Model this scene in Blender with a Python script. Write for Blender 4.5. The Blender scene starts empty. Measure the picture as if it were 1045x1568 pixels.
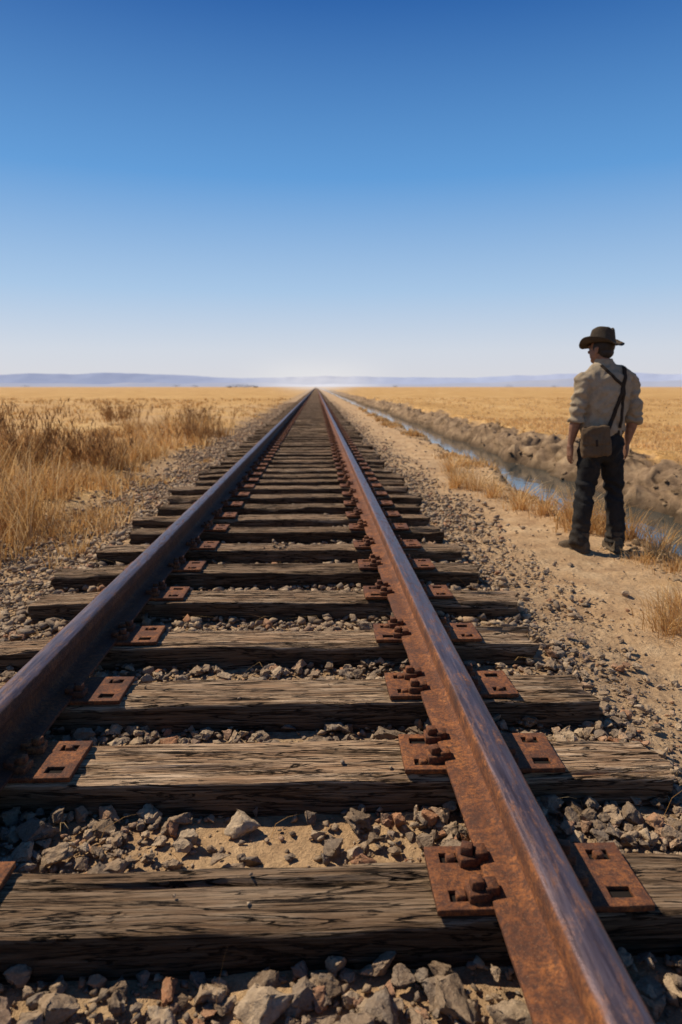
import bpy, bmesh, math, random
import numpy as np
from mathutils import Vector, Matrix, noise as mn
from mathutils.bvhtree import BVHTree
random.seed(7); rng=np.random.default_rng(7)
scene=bpy.context.scene
col=scene.collection
TC=-0.266; LR=-1.014; RR=0.484
TIE_TOP=0.14; SP=0.594; Y0=1.43
TOFF={0:-.015,1:-.024,2:-.118,3:-.130,4:-.068,5:-.053,6:-.05,7:.0,8:-.03}
NT_LO,NT_HI=-6,900
TY=np.array([Y0+k*SP+TOFF.get(k,random.uniform(-.035,.035)) for k in range(NT_LO,NT_HI)])

# ---------------------------------------------------------------- noise
def _h(ix,iy,s):
    n=(ix*374761393+iy*668265263+s*1274126177)&0xFFFFFFFF
    n=((n^(n>>13))*1274126177)&0xFFFFFFFF
    n=n^(n>>16)
    return (n&0xFFFF)/32768.0-1.0
def vn(x,y,s=0):
    x=np.asarray(x,float); y=np.asarray(y,float)
    ix=np.floor(x).astype(np.int64); iy=np.floor(y).astype(np.int64)
    fx=x-ix; fy=y-iy
    fx=fx*fx*fx*(fx*(fx*6-15)+10); fy=fy*fy*fy*(fy*(fy*6-15)+10)
    a=_h(ix,iy,s);b=_h(ix+1,iy,s);c=_h(ix,iy+1,s);d=_h(ix+1,iy+1,s)
    return (a*(1-fx)+b*fx)*(1-fy)+(c*(1-fx)+d*fx)*fy
def fbm(x,y,o=4,s=0):
    r=0;a=1;t=0
    for i in range(o):
        r=r+a*vn(x*2**i+17.3*i,y*2**i-9.1*i,s+i);t+=a;a*=.5
    return r/t
def sstep(a,b,x):
    t=np.clip((x-a)/(b-a),0,1);return t*t*(3-2*t)

# ---------------------------------------------------------------- mesh helpers
def np_mesh(name,v,f,mat=None,smooth=False,parent=None,link=True):
    v=np.asarray(v,np.float32);f=np.asarray(f,np.int32)
    me=bpy.data.meshes.new(name)
    me.vertices.add(len(v));me.vertices.foreach_set('co',v.ravel())
    k=f.shape[1]
    me.loops.add(f.size);me.loops.foreach_set('vertex_index',f.ravel())
    me.polygons.add(len(f));me.polygons.foreach_set('loop_start',np.arange(0,f.size,k,dtype=np.int32))
    me.polygons.foreach_set('loop_total',np.full(len(f),k,np.int32))
    me.update(calc_edges=True)
    if smooth: me.polygons.foreach_set('use_smooth',np.ones(len(me.polygons),bool))
    if mat: me.materials.append(mat)
    ob=bpy.data.objects.new(name,me)
    if link: col.objects.link(ob)
    if parent: ob.parent=parent
    return ob
def empty(name,loc=(0,0,0)):
    e=bpy.data.objects.new(name,None);e.location=loc;col.objects.link(e);e.empty_display_size=.2;return e
def bm_arrays(bm):
    bmesh.ops.triangulate(bm,faces=bm.faces[:])
    bm.verts.index_update()
    v=np.array([x.co[:] for x in bm.verts]);f=np.array([[q.index for q in p.verts] for p in bm.faces])
    return v,f
def tile(templates,pos,rot,scl,pick):
    V=[];F=[];o=0
    for t,(tv,tf) in enumerate(templates):
        idx=np.where(pick==t)[0]
        if len(idx)==0: continue
        w=tv[None,:,:]*scl[idx][:,None,:]
        w=np.einsum('nij,nvj->nvi',rot[idx],w)+pos[idx][:,None,:]
        n=len(idx)
        V.append(w.reshape(-1,3))
        F.append((tf[None]+(np.arange(n)*len(tv))[:,None,None]).reshape(-1,3)+o)
        o+=n*len(tv)
    return np.concatenate(V),np.concatenate(F)
def rotz(a):
    c,s=np.cos(a),np.sin(a);z=np.zeros_like(a);o=np.ones_like(a)
    return np.stack([np.stack([c,-s,z],-1),np.stack([s,c,z],-1),np.stack([z,z,o],-1)],-2)
def rotx(a):
    c,s=np.cos(a),np.sin(a);z=np.zeros_like(a);o=np.ones_like(a)
    return np.stack([np.stack([o,z,z],-1),np.stack([z,c,-s],-1),np.stack([z,s,c],-1)],-2)

# ---------------------------------------------------------------- material helpers
class NT:
    def __init__(s,name):
        s.m=bpy.data.materials.new(name);s.m.use_nodes=True;s.t=s.m.node_tree
        s.b=s.t.nodes['Principled BSDF'];s.out=s.t.nodes['Material Output']
    def n(s,typ,**kw):
        x=s.t.nodes.new(typ)
        for k,v in kw.items(): setattr(x,k,v)
        return x
    def l(s,a,b): s.t.links.new(a,b)
    def pos(s,scale=(1,1,1),kind='Position'):
        m=s.n('ShaderNodeMapping');m.inputs['Scale'].default_value=scale
        if kind=='Position':
            g=s.n('ShaderNodeNewGeometry');s.l(g.outputs['Position'],m.inputs[0])
        else:
            g=s.n('ShaderNodeTexCoord');s.l(g.outputs[kind],m.inputs[0])
        return m.outputs[0]
    def noise(s,vec,scale,detail=6,rough=.6,dist=0):
        x=s.n('ShaderNodeTexNoise');x.inputs['Scale'].default_value=scale;x.inputs['Detail'].default_value=detail
        x.inputs['Roughness'].default_value=rough;x.inputs['Distortion'].default_value=dist
        s.l(vec,x.inputs['Vector']);return x.outputs['Fac']
    def ramp(s,fac,stops):
        x=s.n('ShaderNodeValToRGB');e=x.color_ramp.elements
        while len(e)<len(stops): e.new(.5)
        for i,(p,c) in enumerate(stops):
            e[i].position=p;e[i].color=(*c,1) if len(c)==3 else c
        s.l(fac,x.inputs[0]);return x.outputs[0]
    def mix(s,fac,a,b,blend='MIX'):
        x=s.n('ShaderNodeMix',data_type='RGBA',blend_type=blend)
        for sock,v in ((x.inputs[0],fac),(x.inputs[6],a),(x.inputs[7],b)):
            if isinstance(v,(int,float)): sock.default_value=v
            elif isinstance(v,tuple): sock.default_value=(*v,1)
            else: s.l(v,sock)
        return x.outputs[2]
    def math(s,op,a,b=0,c=None):
        x=s.n('ShaderNodeMath',operation=op)
        for i,v in enumerate((a,b,c)):
            if v is None: continue
            if isinstance(v,(int,float)): x.inputs[i].default_value=v
            else: s.l(v,x.inputs[i])
        return x.outputs[0]
    def mr(s,v,a,b,c=0,d=1):
        x=s.n('ShaderNodeMapRange');s.l(v,x.inputs[0])
        for i,q in enumerate((a,b,c,d)): x.inputs[i+1].default_value=q
        return x.outputs[0]
    def bump(s,h,strength=.5,dist=.01,prev=None):
        x=s.n('ShaderNodeBump');x.inputs['Strength'].default_value=strength;x.inputs['Distance'].default_value=dist
        s.l(h,x.inputs['Height'])
        if prev: s.l(prev,x.inputs['Normal'])
        return x.outputs[0]
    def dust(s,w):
        """0..1: strength of pale haze painted into colours towards the far end of the line"""
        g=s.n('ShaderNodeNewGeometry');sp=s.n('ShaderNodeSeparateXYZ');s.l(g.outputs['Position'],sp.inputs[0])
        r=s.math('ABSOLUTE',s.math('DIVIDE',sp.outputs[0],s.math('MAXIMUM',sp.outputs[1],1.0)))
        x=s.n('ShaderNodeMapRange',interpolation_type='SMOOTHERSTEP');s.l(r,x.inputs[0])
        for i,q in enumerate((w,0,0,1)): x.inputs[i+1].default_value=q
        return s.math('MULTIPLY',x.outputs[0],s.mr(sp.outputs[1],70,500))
    def fin(s,color=None,rough=.9,normal=None,metal=0,spec=.3):
        if color is not None:
            if isinstance(color,tuple): s.b.inputs['Base Color'].default_value=(*color,1)
            else: s.l(color,s.b.inputs['Base Color'])
        if isinstance(rough,(int,float)): s.b.inputs['Roughness'].default_value=rough
        else: s.l(rough,s.b.inputs['Roughness'])
        if isinstance(metal,(int,float)): s.b.inputs['Metallic'].default_value=metal
        else: s.l(metal,s.b.inputs['Metallic'])
        s.b.inputs['Specular IOR Level'].default_value=spec
        if normal: s.l(normal,s.b.inputs['Normal'])
        return s.m
def G3(v): return (v,v,v)

def mat_ground():
    m=NT('ground_soil')
    P=m.pos()
    at=m.n('ShaderNodeAttribute',attribute_name='zone');sep=m.n('ShaderNodeSeparateColor');m.l(at.outputs['Color'],sep.inputs[0])
    field,bank,grav=sep.outputs[0],sep.outputs[1],sep.outputs[2]
    n1=m.noise(P,3.0,5,.65);n2=m.noise(P,38,6,.7);n3=m.noise(P,160,3,.7)
    sand=m.ramp(n1,[(.3,(.38,.225,.115)),(.5,(.59,.38,.20)),(.7,(.73,.51,.29))])
    sand=m.mix(m.mr(n2,.38,.60),m.mix(.45,sand,(.22,.135,.075),'MIX'),sand)
    gcol=m.ramp(n2,[(.3,(.13,.082,.050)),(.5,(.33,.225,.138)),(.7,(.50,.36,.225))])
    vor=m.n('ShaderNodeTexVoronoi');vor.inputs['Scale'].default_value=26;m.l(P,vor.inputs['Vector'])
    vsep=m.n('ShaderNodeSeparateColor');m.l(vor.outputs['Color'],vsep.inputs[0])
    gcol=m.mix(m.math('MULTIPLY',m.mr(vor.outputs['Distance'],.6,.2),.5),gcol,m.ramp(vsep.outputs[0],[(0,(.17,.12,.08)),(1,(.50,.38,.25))]))
    c=m.mix(grav,sand,gcol)
    bcol=m.ramp(m.noise(P,2.4,6,.7),[(.32,(.085,.054,.032)),(.5,(.25,.165,.098)),(.72,(.46,.32,.19))])
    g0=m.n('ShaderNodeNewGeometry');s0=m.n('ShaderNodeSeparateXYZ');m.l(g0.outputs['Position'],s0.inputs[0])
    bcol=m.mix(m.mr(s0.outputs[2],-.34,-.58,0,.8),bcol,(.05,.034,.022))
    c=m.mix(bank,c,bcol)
    Ps=m.pos((.05,.012,.05));big=m.noise(Ps,6,5,.6)
    fcol=m.ramp(big,[(.3,(.50,.27,.085)),(.5,(.72,.43,.16)),(.7,(.86,.58,.26))])
    fn=m.noise(m.pos((1,.5,1)),7,7,.75)
    fcol=m.mix(m.mr(fn,.62,.38),fcol,(.36,.20,.07))
    c=m.mix(field,c,fcol)
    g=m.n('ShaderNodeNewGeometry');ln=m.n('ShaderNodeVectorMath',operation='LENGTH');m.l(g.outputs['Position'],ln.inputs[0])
    c=m.mix(m.mr(ln.outputs['Value'],200,4000,0,.5),c,(.58,.48,.42))  # aerial haze painted into the ground colour with distance
    c=m.mix(m.math('MULTIPLY',m.dust(.08),.65),c,(.68,.62,.56))  # pale glow around the track end painted into the ground colour
    h=m.math('ADD',m.math('MULTIPLY',n2,1.0),m.math('MULTIPLY',n3,.35))
    h=m.math('ADD',h,m.math('MULTIPLY',m.math('MULTIPLY',m.mr(vor.outputs['Distance'],.6,.1),.8),grav))
    nb=m.bump(h,.9,.02)
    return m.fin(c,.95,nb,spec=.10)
def mat_stone(name,tones,lo=(.15,.09,.05),sp=.15):
    m=NT(name);P=m.pos()
    g=m.n('ShaderNodeNewGeometry')
    c=m.ramp(g.outputs['Random Per Island'],tones)
    n=m.noise(P,35,6,.7);n2=m.noise(P,170,4,.7)
    c=m.mix(m.mr(n,.4,.65),m.mix(.5,c,lo),c)
    c=m.mix(m.math('MULTIPLY',m.mr(n2,.52,.72),.4),c,(.60,.45,.30))
    return m.fin(c,.92,m.bump(m.math('ADD',n,m.math('MULTIPLY',n2,.5)),.9,.010),spec=sp)
def mat_wood():
    m=NT('weathered_tie_wood')
    g=m.n('ShaderNodeNewGeometry');R=g.outputs['Random Per Island']
    cb=m.n('ShaderNodeCombineXYZ');m.l(m.math('MULTIPLY',R,37.0),cb.inputs[1]);m.l(m.math('MULTIPLY',R,91.0),cb.inputs[0])
    ad=m.n('ShaderNodeVectorMath',operation='ADD');m.l(g.outputs['Position'],ad.inputs[0]);m.l(cb.outputs[0],ad.inputs[1])
    def mp(s):
        x=m.n('ShaderNodeMapping');x.inputs['Scale'].default_value=s;m.l(ad.outputs[0],x.inputs[0]);return x.outputs[0]
    grain=m.noise(mp((1.2,24,24)),2.2,6,.62,.6)
    fine=m.noise(mp((3.5,150,150)),2.0,4,.7,.3)
    crack=m.noise(mp((.8,13,13)),2.4,4,.55,1.4)
    crack2=m.noise(mp((1.5,38,38)),2.4,3,.5,.8)
    patch=m.noise(mp((1.6,4,4)),2.0,4,.65)
    cr=m.ramp(crack,[(.472,G3(0)),(.489,G3(1)),(.505,G3(1)),(.522,G3(0))])
    cr=m.math('MULTIPLY',cr,m.mr(patch,.34,.44))
    c2=m.ramp(crack2,[(.475,G3(0)),(.493,G3(1)),(.499,G3(1)),(.515,G3(0))])
    c2=m.math('MULTIPLY',c2,m.mr(patch,.58,.45,.08,.8))
    cr=m.math('MAXIMUM',cr,c2)
    base=m.ramp(grain,[(.28,(.19,.108,.058)),(.44,(.42,.27,.155)),(.58,(.63,.44,.275)),(.8,(.78,.59,.40))])
    base=m.mix(m.mr(fine,.34,.56,.55,0),base,(.17,.095,.052))
    base=m.mix(m.mr(patch,.42,.7,0,.55),base,(.29,.155,.08))
    base=m.mix(cr,base,(.016,.010,.006))
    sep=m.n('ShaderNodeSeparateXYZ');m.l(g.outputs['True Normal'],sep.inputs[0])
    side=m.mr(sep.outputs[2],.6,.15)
    base=m.mix(m.math('MULTIPLY',side,.70),base,(.06,.036,.021))  # upright faces darkened: painted shade along with the wood's own dark sides
    hs=m.n('ShaderNodeHueSaturation');m.l(base,hs.inputs['Color'])
    at=m.n('ShaderNodeAttribute',attribute_name='tint')
    m.l(at.outputs['Fac'],hs.inputs['Value'])
    hgt=m.math('SUBTRACT',m.math('ADD',grain,m.math('MULTIPLY',fine,.4)),m.math('MULTIPLY',cr,1.4))
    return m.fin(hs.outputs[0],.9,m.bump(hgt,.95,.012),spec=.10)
def mat_rust(name,head=False,dark=0.0):
    m=NT(name);P=m.pos()
    n=m.noise(P,9,7,.75,.3);n2=m.noise(P,80,6,.75);n3=m.noise(P,300,3,.6)
    c=m.ramp(n,[(.3,(.055,.024,.016)),(.45,(.16,.055,.022)),(.58,(.30,.105,.032)),(.75,(.44,.18,.055))])
    c=m.mix(m.mr(n2,.42,.58,.85,0),c,(.065,.028,.018))
    c=m.mix(m.mr(n3,.60,.70,0,.4),c,(.45,.27,.15))
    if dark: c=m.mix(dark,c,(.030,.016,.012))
    rough=.8;metal=0.0
    nb=m.bump(m.math('ADD',n2,m.math('MULTIPLY',n3,.4)),.8,.005)
    if head:
        st=m.noise(m.pos((1,.05,1)),70,5,.6)
        g=m.n('ShaderNodeNewGeometry');sp=m.n('ShaderNodeSeparateXYZ');m.l(g.outputs['Position'],sp.inputs[0])
        sn=m.n('ShaderNodeSeparateXYZ');m.l(g.outputs['Normal'],sn.inputs[0])
        top=m.math('MULTIPLY',m.mr(sp.outputs[2],.304,.317),m.mr(sn.outputs[2],.62,.92))
        patch=m.mr(m.noise(m.pos((9,1.8,1)),5,8,.8,.4),.36,.50,.25,1)
        f=m.math('MULTIPLY',top,patch)
        steel=m.ramp(st,[(.35,(.085,.056,.058)),(.6,(.17,.125,.135)),(.8,(.30,.24,.25))])
        c=m.mix(f,c,steel)
        metal=m.math('MULTIPLY',f,.7)
        rough=m.math('SUBTRACT',.75,m.math('MULTIPLY',f,m.mr(st,.3,.7,.45,.31)))
        nb2=m.bump(m.math('ADD',n2,m.math('MULTIPLY',n3,.4)),.25,.003)
        mv=m.n('ShaderNodeMix',data_type='VECTOR');m.l(f,mv.inputs[0]);m.l(nb,mv.inputs[4]);m.l(nb2,mv.inputs[5]);nb=mv.outputs[1]
    return m.fin(c,rough,nb,metal,spec=.3)
def mat_grass(name,stops,lo=(.34,.17,.05)):
    m=NT(name);g=m.n('ShaderNodeNewGeometry')
    c=m.ramp(g.outputs['Random Per Island'],stops)
    big=m.noise(m.pos((1,.5,1)),.8,4,.6)
    c=m.mix(m.mr(big,.40,.60,.6,0),c,lo)
    m.fin(c,.8,None,spec=.15)
    tr=m.n('ShaderNodeBsdfTranslucent');m.l(c,tr.inputs['Color'])
    mx=m.n('ShaderNodeMixShader');mx.inputs[0].default_value=.35
    m.l(m.b.outputs[0],mx.inputs[1]);m.l(tr.outputs[0],mx.inputs[2]);m.l(mx.outputs[0],m.out.inputs['Surface'])
    return m.m
def mat_cloth(name,c1,c2,sc=220,dusty=None):
    m=NT(name);P=m.pos(kind='Object')
    n=m.noise(P,7,6,.65);w=m.noise(P,sc,3,.6);d=m.noise(P,25,6,.7)
    c=m.mix(m.mr(n,.35,.65),c1,c2)
    c=m.mix(m.mr(w,.3,.7,.25,0),c,tuple(x*.5 for x in c1))
    c=m.mix(m.mr(d,.50,.68,0,.45),c,tuple(x*.5 for x in c1))
    if dusty:
        s=m.n('ShaderNodeSeparateXYZ');m.l(P,s.inputs[0])
        c=m.mix(m.math('MULTIPLY',m.mr(s.outputs[2],.40,.05,0,.5),m.mr(d,.35,.65)),c,dusty)
    return m.fin(c,.92,m.bump(m.math('ADD',w,m.math('MULTIPLY',d,2)),.7,.006),spec=.10)

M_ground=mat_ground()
M_wood=mat_wood()
M_railR=mat_rust('rail_rusty_steel',head=True)
M_railL=mat_rust('rail_rust_shaded',head=True,dark=.42)  # left rail uses the same rust with its shade painted in
M_plate=mat_rust('tie_plate_rust')
M_clip=mat_rust('spike_rust',dark=.10)
M_hole_shade=NT('hole_shade').fin((.012,.008,.006),1)  # near-black standing in for shade inside the plate holes
M_stone=mat_stone('ballast_rock',[(0,(.20,.14,.09)),(.2,(.27,.215,.165)),(.4,(.36,.255,.165)),(.65,(.49,.355,.23)),(.85,(.60,.45,.295)),(.93,(.44,.20,.10)),(1,(.36,.29,.22))])
M_clod=mat_stone('soil_clod',[(0,(.13,.083,.048)),(.5,(.27,.18,.105)),(1,(.44,.31,.185))],(.10,.065,.038),.05)

# ---------------------------------------------------------------- terrain height
PX=np.array([-9000,-12,-5,-3.1,-2.5,-1.85,-1.6,1.08,1.35,1.75,2.62,2.80,3.0,3.3,4.3,5.05,5.2,5.5,6.10,6.4,9,9000])
PZ=np.array([0,0,.02,-.02,-.09,-.02,.02,.02,.0,-.01,0,-.03,-.30,-.68,-.80,-.74,-.46,-.18,-.01,.06,.0,0])
WATER=-.57
def warp(x,y):
    far=sstep(4.2,5.0,x)*(1-sstep(8,11,x)); near=sstep(2.4,2.8,x)*(1-sstep(3.4,4.2,x))
    wf=.50*fbm(y*.40,y*0+3,4,11)+.40*fbm(y*1.3,x*.9,4,12)+.20*np.abs(fbm(y*5,x*3,3,15))
    wn=.38*fbm(y*.42,y*0+8,3,21)+.14*fbm(y*2.4,x*2,3,22)
    return x+wf*far+wn*near
def height(x,y):
    x=np.asarray(x,float);y=np.asarray(y,float)
    xx=warp(x,y)
    z=np.interp(xx,PX,PZ)
    steep=sstep(5.0,5.35,xx)*(1-sstep(6.1,6.4,xx))
    z=z+steep*(.26*fbm(x*2.2,y*1.7,5,31)-.55*np.abs(fbm(x*.8,y*2.2,4,33))+.10)
    bed=sstep(-1.9,-1.6,x)*(1-sstep(1.1,1.5,x))
    z=z+(.012*fbm(x*7,y*7,5,41)+.006*fbm(x*40,y*40,3,43))*(1+1.0*(1-bed))
    z=z+(1-bed)*.035*fbm(x*1.1,y*1.1,4,44)*(1-sstep(30,60,y))
    z=z+sstep(8,30,np.abs(x))*.12*fbm(x*.04,y*.02,3,51)*sstep(20,60,y)
    return z
def grow(start,step,rate,end):
    r=[start]
    while abs(r[-1])<end: 
        s=max(step,abs(r[-1]-start)*rate+step) if step>0 else min(step,-(abs(r[-1]-start)*rate-step))
        r.append(r[-1]+s)
    return r
xs=list(np.arange(-3.2,2.9,.035))+list(np.arange(2.9,4.6,.07))+list(np.arange(4.6,6.9,.03))
xs=grow(-3.2,-.1,.07,8000)[::-1]+xs[1:]+grow(xs[-1],.09,.07,8000)[1:]
ys=list(np.arange(.7,4.0,.035));ys=[-60,-40,-25,-15,-9,-6,-4,-2.5,-1.5,-.8,-.3,0,.3,.5]+ys
y=ys[-1]
while y<9000:
    y+=max(.035,.0115*(y-1.5)); ys.append(y)
xs=np.array(xs);ys=np.array(ys)
XX,YY=np.meshgrid(xs,ys);ZZ=height(XX,YY)
nx,ny=len(xs),len(ys)
ii=(np.arange(ny-1)[:,None]*nx+np.arange(nx-1)[None,:]).ravel()
F=np.stack([ii,ii+1,ii+nx+1,ii+nx],1)
st_=sstep(4.9,5.2,XX)*(1-sstep(6.5,6.9,XX))*sstep(3,4,YY)
XD=XX+st_*(.24*fbm(YY*2.4,ZZ*5,4,36)+.07*fbm(YY*11,ZZ*14,3,37))
gr=np_mesh('ground',np.stack([XD.ravel(),YY.ravel(),ZZ.ravel()],1),F,M_ground,True)
edge=.5*fbm(YY*.5,XX*.3,4,61)
fl=(1-sstep(-3.2,-2.3,XX+edge*1.2))*np.clip(.75+.7*fbm(XX*.7,YY*.5,4,64),.25,1)
WX=warp(XX,YY)
fr=sstep(6.1,6.4,WX)
tuft=sstep(.15,.45,fbm(XX*1.3,YY*1.0,4,63))*sstep(2.1,2.6,XX)*(1-sstep(2.9,3.2,XX))*.5
fielda=np.clip(fl+fr+tuft+sstep(35,80,YY)*.6*(np.abs(XX-TC)>3)*(1-(WX>2.7)*(WX<6.1)),0,1)
banka=sstep(2.70,2.95,WX)*(1-sstep(6.05,6.30,WX))
grava=sstep(-3.3,-2.6,XX+edge*.6)*(1-sstep(1.25,1.9,XX+.5*edge))
ctr=np.exp(-((XX+.15)/.6)**2)
grava=grava*(1-.9*ctr*(YY<1.95))*(.55+.5*fbm(XX*2,YY*2,3,66))
grava=np.clip(grava+.2*(XX>1.5)*(XX<2.9)*sstep(.0,.4,fbm(XX*1.5,YY*.9,3,67)),0,1)
ca=gr.data.color_attributes.new('zone','FLOAT_COLOR','POINT')
ca.data.foreach_set('color',np.stack([fielda.ravel(),banka.ravel(),grava.ravel(),np.ones(nx*ny)],1).astype(np.float32).ravel())

def mat_water():
    m=NT('ditch_water');P=m.pos((1,.5,1))
    n=m.noise(P,6,4,.5)
    m.b.inputs['IOR'].default_value=1.33
    return m.fin((.05,.055,.05),.06,m.bump(n,.18,.03),spec=.6)
wy=np.concatenate([np.arange(-20,60,1.0),np.geomspace(60,3000,60)])
wv=[];
for q in wy: wv+= [(2.9,q,WATER),(5.9,q,WATER)]
wf=[(2*i,2*i+1,2*i+3,2*i+2) for i in range(len(wy)-1)]
np_mesh('ditch_water',wv,wf,mat_water(),True)

# ---------------------------------------------------------------- track
track=empty('railroad_track',(TC,0,0))
def addp(name,v,f,mat,smooth=False):
    v=np.asarray(v,float).copy();v[:,0]-=TC
    return np_mesh(name,v,f,mat,smooth,track)
half=[(0,0),(.098,0),(.098,.010),(.090,.013),(.045,.017),(.020,.022),(.011,.030),(.009,.05),(.009,.095),(.012,.108),(.020,.113),(.040,.118),(.0435,.122),(.0435,.150),(.041,.159),(.034,.165),(.018,.1675)]
prof=[(x,z) for x,z in half]+[(0,.168)]+[(-x,z) for x,z in half[::-1][:-1]]
prof=np.array(prof);npf=len(prof)
ry=np.concatenate([np.arange(-6,8,.04),np.geomspace(8.04,2500,160)])
def rail(cx,name,mat):
    V=np.zeros((len(ry),npf,3))
    w=.0035*fbm(ry*.25,ry*0,2,int(cx*10)+90)
    V[:,:,0]=cx+prof[None,:,0]+w[:,None]
    V[:,:,1]=ry[:,None]
    V[:,:,2]=.1545+prof[None,:,1]
    e=.004*fbm(ry*12,ry*0+cx,4,95)
    V[:,1:3,0]+=e[:,None];V[:,-2:,0]+=e[:,None]
    V[:,11:14,0]+=.0012*fbm(ry*16,ry*0+cx+3,3,96)[:,None]
    a=np.arange(len(ry)-1)[:,None]*npf;b=np.arange(npf)[None];c=(b+1)%npf
    F=np.stack([a+b,a+c,a+npf+c,a+npf+b],-1).reshape(-1,4)[:,::-1]
    o=addp(name,V.reshape(-1,3),F,mat,True)
    o.data.set_sharp_from_angle(angle=math.radians(35))
    return o
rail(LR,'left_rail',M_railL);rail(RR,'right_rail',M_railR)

def tie_profile(n):
    pts=[];w=.117;h=.08;r=.010
    cs=[(-w+r,h-r,math.pi,math.pi/2),(w-r,h-r,math.pi/2,0),(w-r,-h+r,0,-math.pi/2),(-w+r,-h+r,-math.pi/2,-math.pi)]
    k=[n,max(2,n//3),max(1,n//6),max(2,n//3)]
    for i,(cx,cz,a0,a1) in enumerate(cs):
        for t in np.linspace(0,1,3):
            a=a0+(a1-a0)*t;pts.append((cx+r*math.cos(a),cz+r*math.sin(a)))
        nx_=cs[(i+1)%4];p0=pts[-1];a=nx_[2];p1=(nx_[0]+r*math.cos(a),nx_[1]+r*math.sin(a))
        for j in range(1,k[i]): 
            t=j/k[i];pts.append((p0[0]*(1-t)+p1[0]*t,p0[1]*(1-t)+p1[1]*t))
    return np.array(pts)
TV=[];TF=[];TT=[];off=0
tie_info=[]
tints={0:.56,1:1.08,2:.92,3:.96,4:.82,5:.66,6:.82,7:.62,8:.9}
for k in range(NT_LO,NT_HI):
    yc=float(TY[k-NT_LO])
    if k<0: n,m_=4,10
    elif k<10: n,m_=34,240
    elif k<40: n,m_=10,50
    elif k<120: n,m_=4,8
    else: n,m_=2,2
    p=tie_profile(n);npp=len(p)
    L=2.66+random.uniform(-.10,.10);cx=TC+random.uniform(-.06,.06)
    ang=random.uniform(-.016,.016) if k>1 else (.012 if k==0 else 0)
    dz=random.uniform(-.007,.0)-(.003)
    wd=1+random.uniform(-.07,.04)
    X=np.linspace(-L/2,L/2,m_)
    xs_=np.concatenate([[X[0]]*1,X,[X[-1]]]);sc=np.ones(m_+2);sc[0]=.01;sc[-1]=.01
    V=np.zeros((m_+2,npp,3))
    yy=p[None,:,0]*wd*sc[:,None];zz=p[None,:,1]*sc[:,None]
    V[:,:,0]=xs_[:,None];V[:,:,1]=yy;V[:,:,2]=zz
    if k<40:
        sx=xs_[:,None]+k*13.7
        top=(p[None,:,1]>.0)
        endf=sstep(L/2-.45,L/2,np.abs(xs_))[:,None]
        g=.0045*fbm(sx*2.0,V[:,:,1]*55,4,70)+.004*fbm(sx*1.2,V[:,:,1]*22,3,72)
        g-= .020*np.clip(fbm(sx*.9,V[:,:,1]*26,2,74)-.20,0,1)*2*(1+1.4*endf)
        V[:,:,2]+=np.where(top,g,g*.4)*sc[:,None]
        V[:,:,2]-=top*endf*.016*(.5+fbm(sx*3,V[:,:,1]*8,3,76))
        V[:,:,1]+=(.010*fbm(sx*1.3,V[:,:,2]*9+50,4,78)+.004*fbm(sx*6,V[:,:,2]*30+50,3,79))*sc[:,None]
        V[:,:,0]+=np.where((np.abs(xs_)>L/2-.02)[:,None],.045*fbm(V[:,:,1]*18+k,V[:,:,2]*18,3,80),0)*sc[:,None]
        chip=np.clip(fbm(sx*2.2,p[None,:,0]*0+k,3,82)-.05,0,1)*.040
        cor=np.exp(-((np.abs(p[None,:,0])-.117)/.02)**2)*top
        V[:,:,2]-=chip*cor*sc[:,None]
    c,s=math.cos(ang),math.sin(ang)
    x_=V[:,:,0]*c-V[:,:,1]*s+cx;y_=V[:,:,0]*s+V[:,:,1]*c+yc
    V=np.stack([x_,y_,V[:,:,2]+TIE_TOP-.08+dz],-1)
    a=np.arange(m_+1)[:,None]*npp;b=np.arange(npp)[None];c_=(b+1)%npp
    Fq=np.stack([a+b,a+c_,a+npp+c_,a+npp+b],-1).reshape(-1,4)
    TV.append(V.reshape(-1,3));TF.append(Fq+off);off+=V.shape[0]*npp
    TT.append(np.full(V.shape[0]*npp,tints.get(k,random.uniform(.6,.95))*1.0))
    tie_info.append((k,yc,ang,dz))
ties=addp('crossties',np.concatenate(TV),np.concatenate(TF),M_wood,True)
ties.data.set_sharp_from_angle(angle=math.radians(40))
ta=ties.data.attributes.new('tint','FLOAT','POINT');ta.data.foreach_set('value',np.concatenate(TT).astype(np.float32))

def plate_template():
    bm=bmesh.new()
    cx=[-.245,-.212,-.158,-.12,.12,.158,.212,.245];cy=[-.108,-.082,-.046,.046,.082,.108]
    g=[[bm.verts.new((x+.001*random.uniform(-1,1),y+.001*random.uniform(-1,1),.015)) for y in cy] for x in cx]
    for i in range(len(cx)-1):
        for j in range(len(cy)-1):
            if i in (1,5) and j in (1,3): continue
            bm.faces.new((g[i][j],g[i+1][j],g[i+1][j+1],g[i][j+1]))
    r=bmesh.ops.extrude_face_region(bm,geom=bm.faces[:])
    for v in [e for e in r['geom'] if isinstance(e,bmesh.types.BMVert)]: v.co.z=0
    bmesh.ops.recalc_face_normals(bm,faces=bm.faces[:])
    ed=[e for e in bm.edges if len(e.link_faces)==2 and e.calc_face_angle(0)>1 and (e.verts[0].co.z>.01 or e.verts[1].co.z>.01)]
    bmesh.ops.bevel(bm,geom=ed,offset=.0025,segments=2,affect='EDGES',profile=.6)
    return bm_arrays(bm)
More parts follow.
